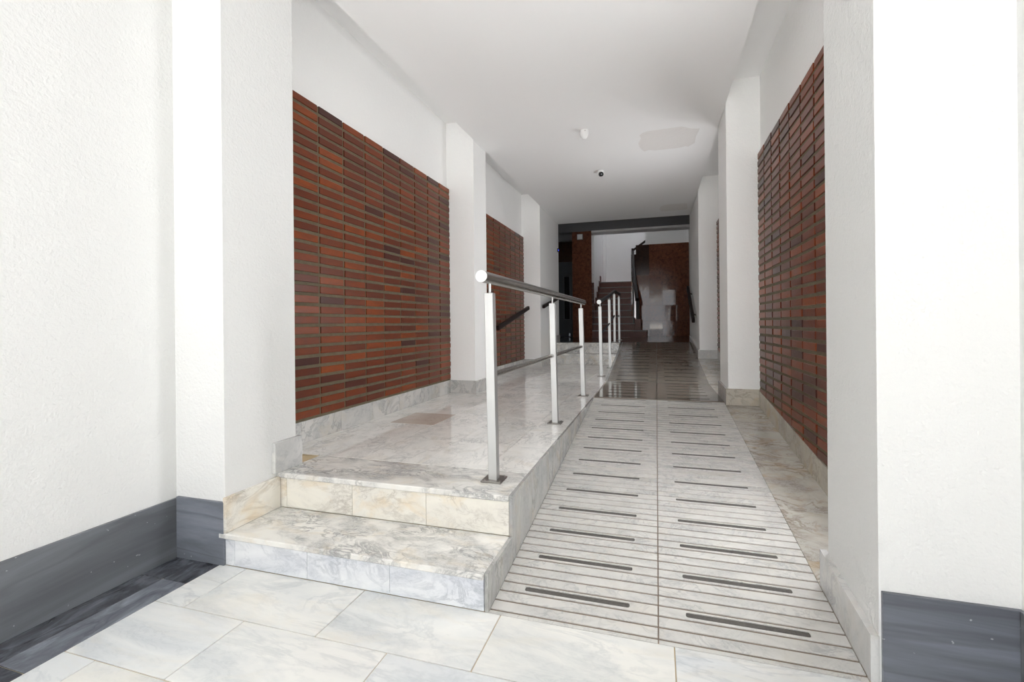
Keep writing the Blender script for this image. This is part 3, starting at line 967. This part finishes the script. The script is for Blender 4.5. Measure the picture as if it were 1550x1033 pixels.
# ------------------------------------------------------------------ wooden wall handrails
h1 = empty('wall_handrail', (-2.0, 6.5, 1.1), label='dark wooden handrail on the brick of the second left niche', cat='handrail', group='dark wooden wall handrails')
beam('rail', (-1.96, 5.75, 0.985), (-1.96, 7.28, 1.292), 0.045, 0.060, M['wood'], h1)
for y in (6.0, 7.05):
    z = 0.985 + (y - 5.75) * 0.2
    bm = bmesh.new(); bm_tube(bm, (0, 0, 0), (-0.105, 0, -0.02), 0.009, 10)
    mobj('bracket', mesh_bm('bracket', bm), M['dark_metal'], h1, (-1.985, y, z - 0.02))
h2 = empty('wall_handrail', (XLP, 8.1, 1.3), label='dark handrail on the side of the last left pilaster, above the back steps', cat='handrail', group='dark wooden wall handrails')
beam('rail', (-1.772, 7.54, 1.315), (-1.772, 8.80, 1.525), 0.042, 0.055, M['wood'], h2)
for y in (7.8, 8.6):
    z = 1.315 + (y - 7.54) * 0.167
    bm = bmesh.new(); bm_tube(bm, (0, 0, 0), (-0.04, 0, -0.02), 0.009, 10)
    mobj('bracket', mesh_bm('bracket', bm), M['dark_metal'], h2, (-1.785, y, z - 0.015))
h3 = empty('wall_handrail', (XRP, 8.4, 1.3), label='dark steep handrail on the right wall just before the lobby', cat='handrail', group='dark wooden wall handrails')
beam('rail', (0.550, 7.82, 1.06), (0.550, 9.10, 1.665), 0.045, 0.075, M['wood'], h3)
for y in (8.1, 8.9):
    z = 1.06 + (y - 7.82) * 0.4727
    bm = bmesh.new(); bm_tube(bm, (0, 0, 0), (0.045, 0, -0.02), 0.009, 10)
    mobj('bracket', mesh_bm('bracket', bm), M['dark_metal'], h3, (0.565, y, z - 0.02))

# ------------------------------------------------------------------ small fittings
def lathe(name, prof, seg, mat, parent, loc, **kw):
    vs, fs = [], []
    for r, z in prof:
        for k in range(seg):
            a = 2 * math.pi * k / seg
            vs.append((r * math.cos(a), r * math.sin(a), z))
    n = len(prof)
    for i in range(n - 1):
        for k in range(seg):
            k2 = (k + 1) % seg
            fs.append((i * seg + k, i * seg + k2, (i + 1) * seg + k2, (i + 1) * seg + k))
    fs += [tuple(range(seg)), tuple(range((n - 1) * seg, n * seg))]
    return mobj(name, set_smooth(mesh_pydata(name, vs, fs), 0.7), mat, parent, loc, **kw)
det = empty('motion_sensor', (-0.678, 4.73, ZC), label='white rounded motion sensor hanging from the ceiling, the nearer of two ceiling fittings', cat='sensor')
lathe('body', [(0.041, 0.0), (0.043, -0.012), (0.043, -0.030), (0.040, -0.050), (0.032, -0.070), (0.020, -0.083), (0.006, -0.088)], 24, M['white_plastic'], det, (-0.678, 4.73, ZC))
bm = bmesh.new(); bmesh.ops.create_icosphere(bm, subdivisions=1, radius=0.004)
mobj('indicator', mesh_bm('indicator', bm), M['black_glass'], det, (-0.662, 4.690, ZC - 0.016))
cm = empty('security_camera', (-0.663, 6.06, ZC), label='small white dome security camera with a dark lens on the ceiling', cat='camera')
lathe('housing', [(0.040, 0.0), (0.044, -0.006), (0.044, -0.030), (0.041, -0.046), (0.033, -0.060), (0.020, -0.070), (0.005, -0.074)], 24, M['white_plastic'], cm, (-0.663, 6.06, ZC))
bm = bmesh.new(); bm_tube(bm, (0, 0, 0), (0.012, -0.030, -0.012), 0.031, 20, 0.027)
le = mobj('lens_ring', set_smooth(mesh_bm('lens_ring', bm)), M['black_glass'], cm, (-0.658, 6.035, ZC - 0.046))
bm = bmesh.new(); bmesh.ops.create_uvsphere(bm, u_segments=14, v_segments=8, radius=0.011)
mobj('lens', mesh_bm('lens', bm, True), M['lens'], le, (-0.646, 6.004, ZC - 0.058))
el = empty('emergency_light', (-1.785, 11.59, 3.16), label='small pale square fitting near the top of the granite column', cat='light fitting')
bx('housing', -1.855, -1.715, 11.555, 11.597, 3.092, 3.230, M['grey_plastic'], el, 0.006)
bx('cover', -1.845, -1.725, 11.548, 11.554, 3.102, 3.220, M['white_plastic'], el, 0.002)
li = empty('door_reader', (-1.80, 8.98, 2.45), label='tiny dark fitting with a blue light at the end of the left wall', cat='sensor')
bx('housing', -1.8195, -1.803, 8.94, 9.02, 2.42, 2.49, M['dark_metal'], li, 0.003)
bx('indicator', -1.8028, -1.798, 8.965, 8.99, 2.445, 2.465, M['led'], li, 0.001)

for o in list(SC.objects):
    if '_w' in o:
        del o['_w']
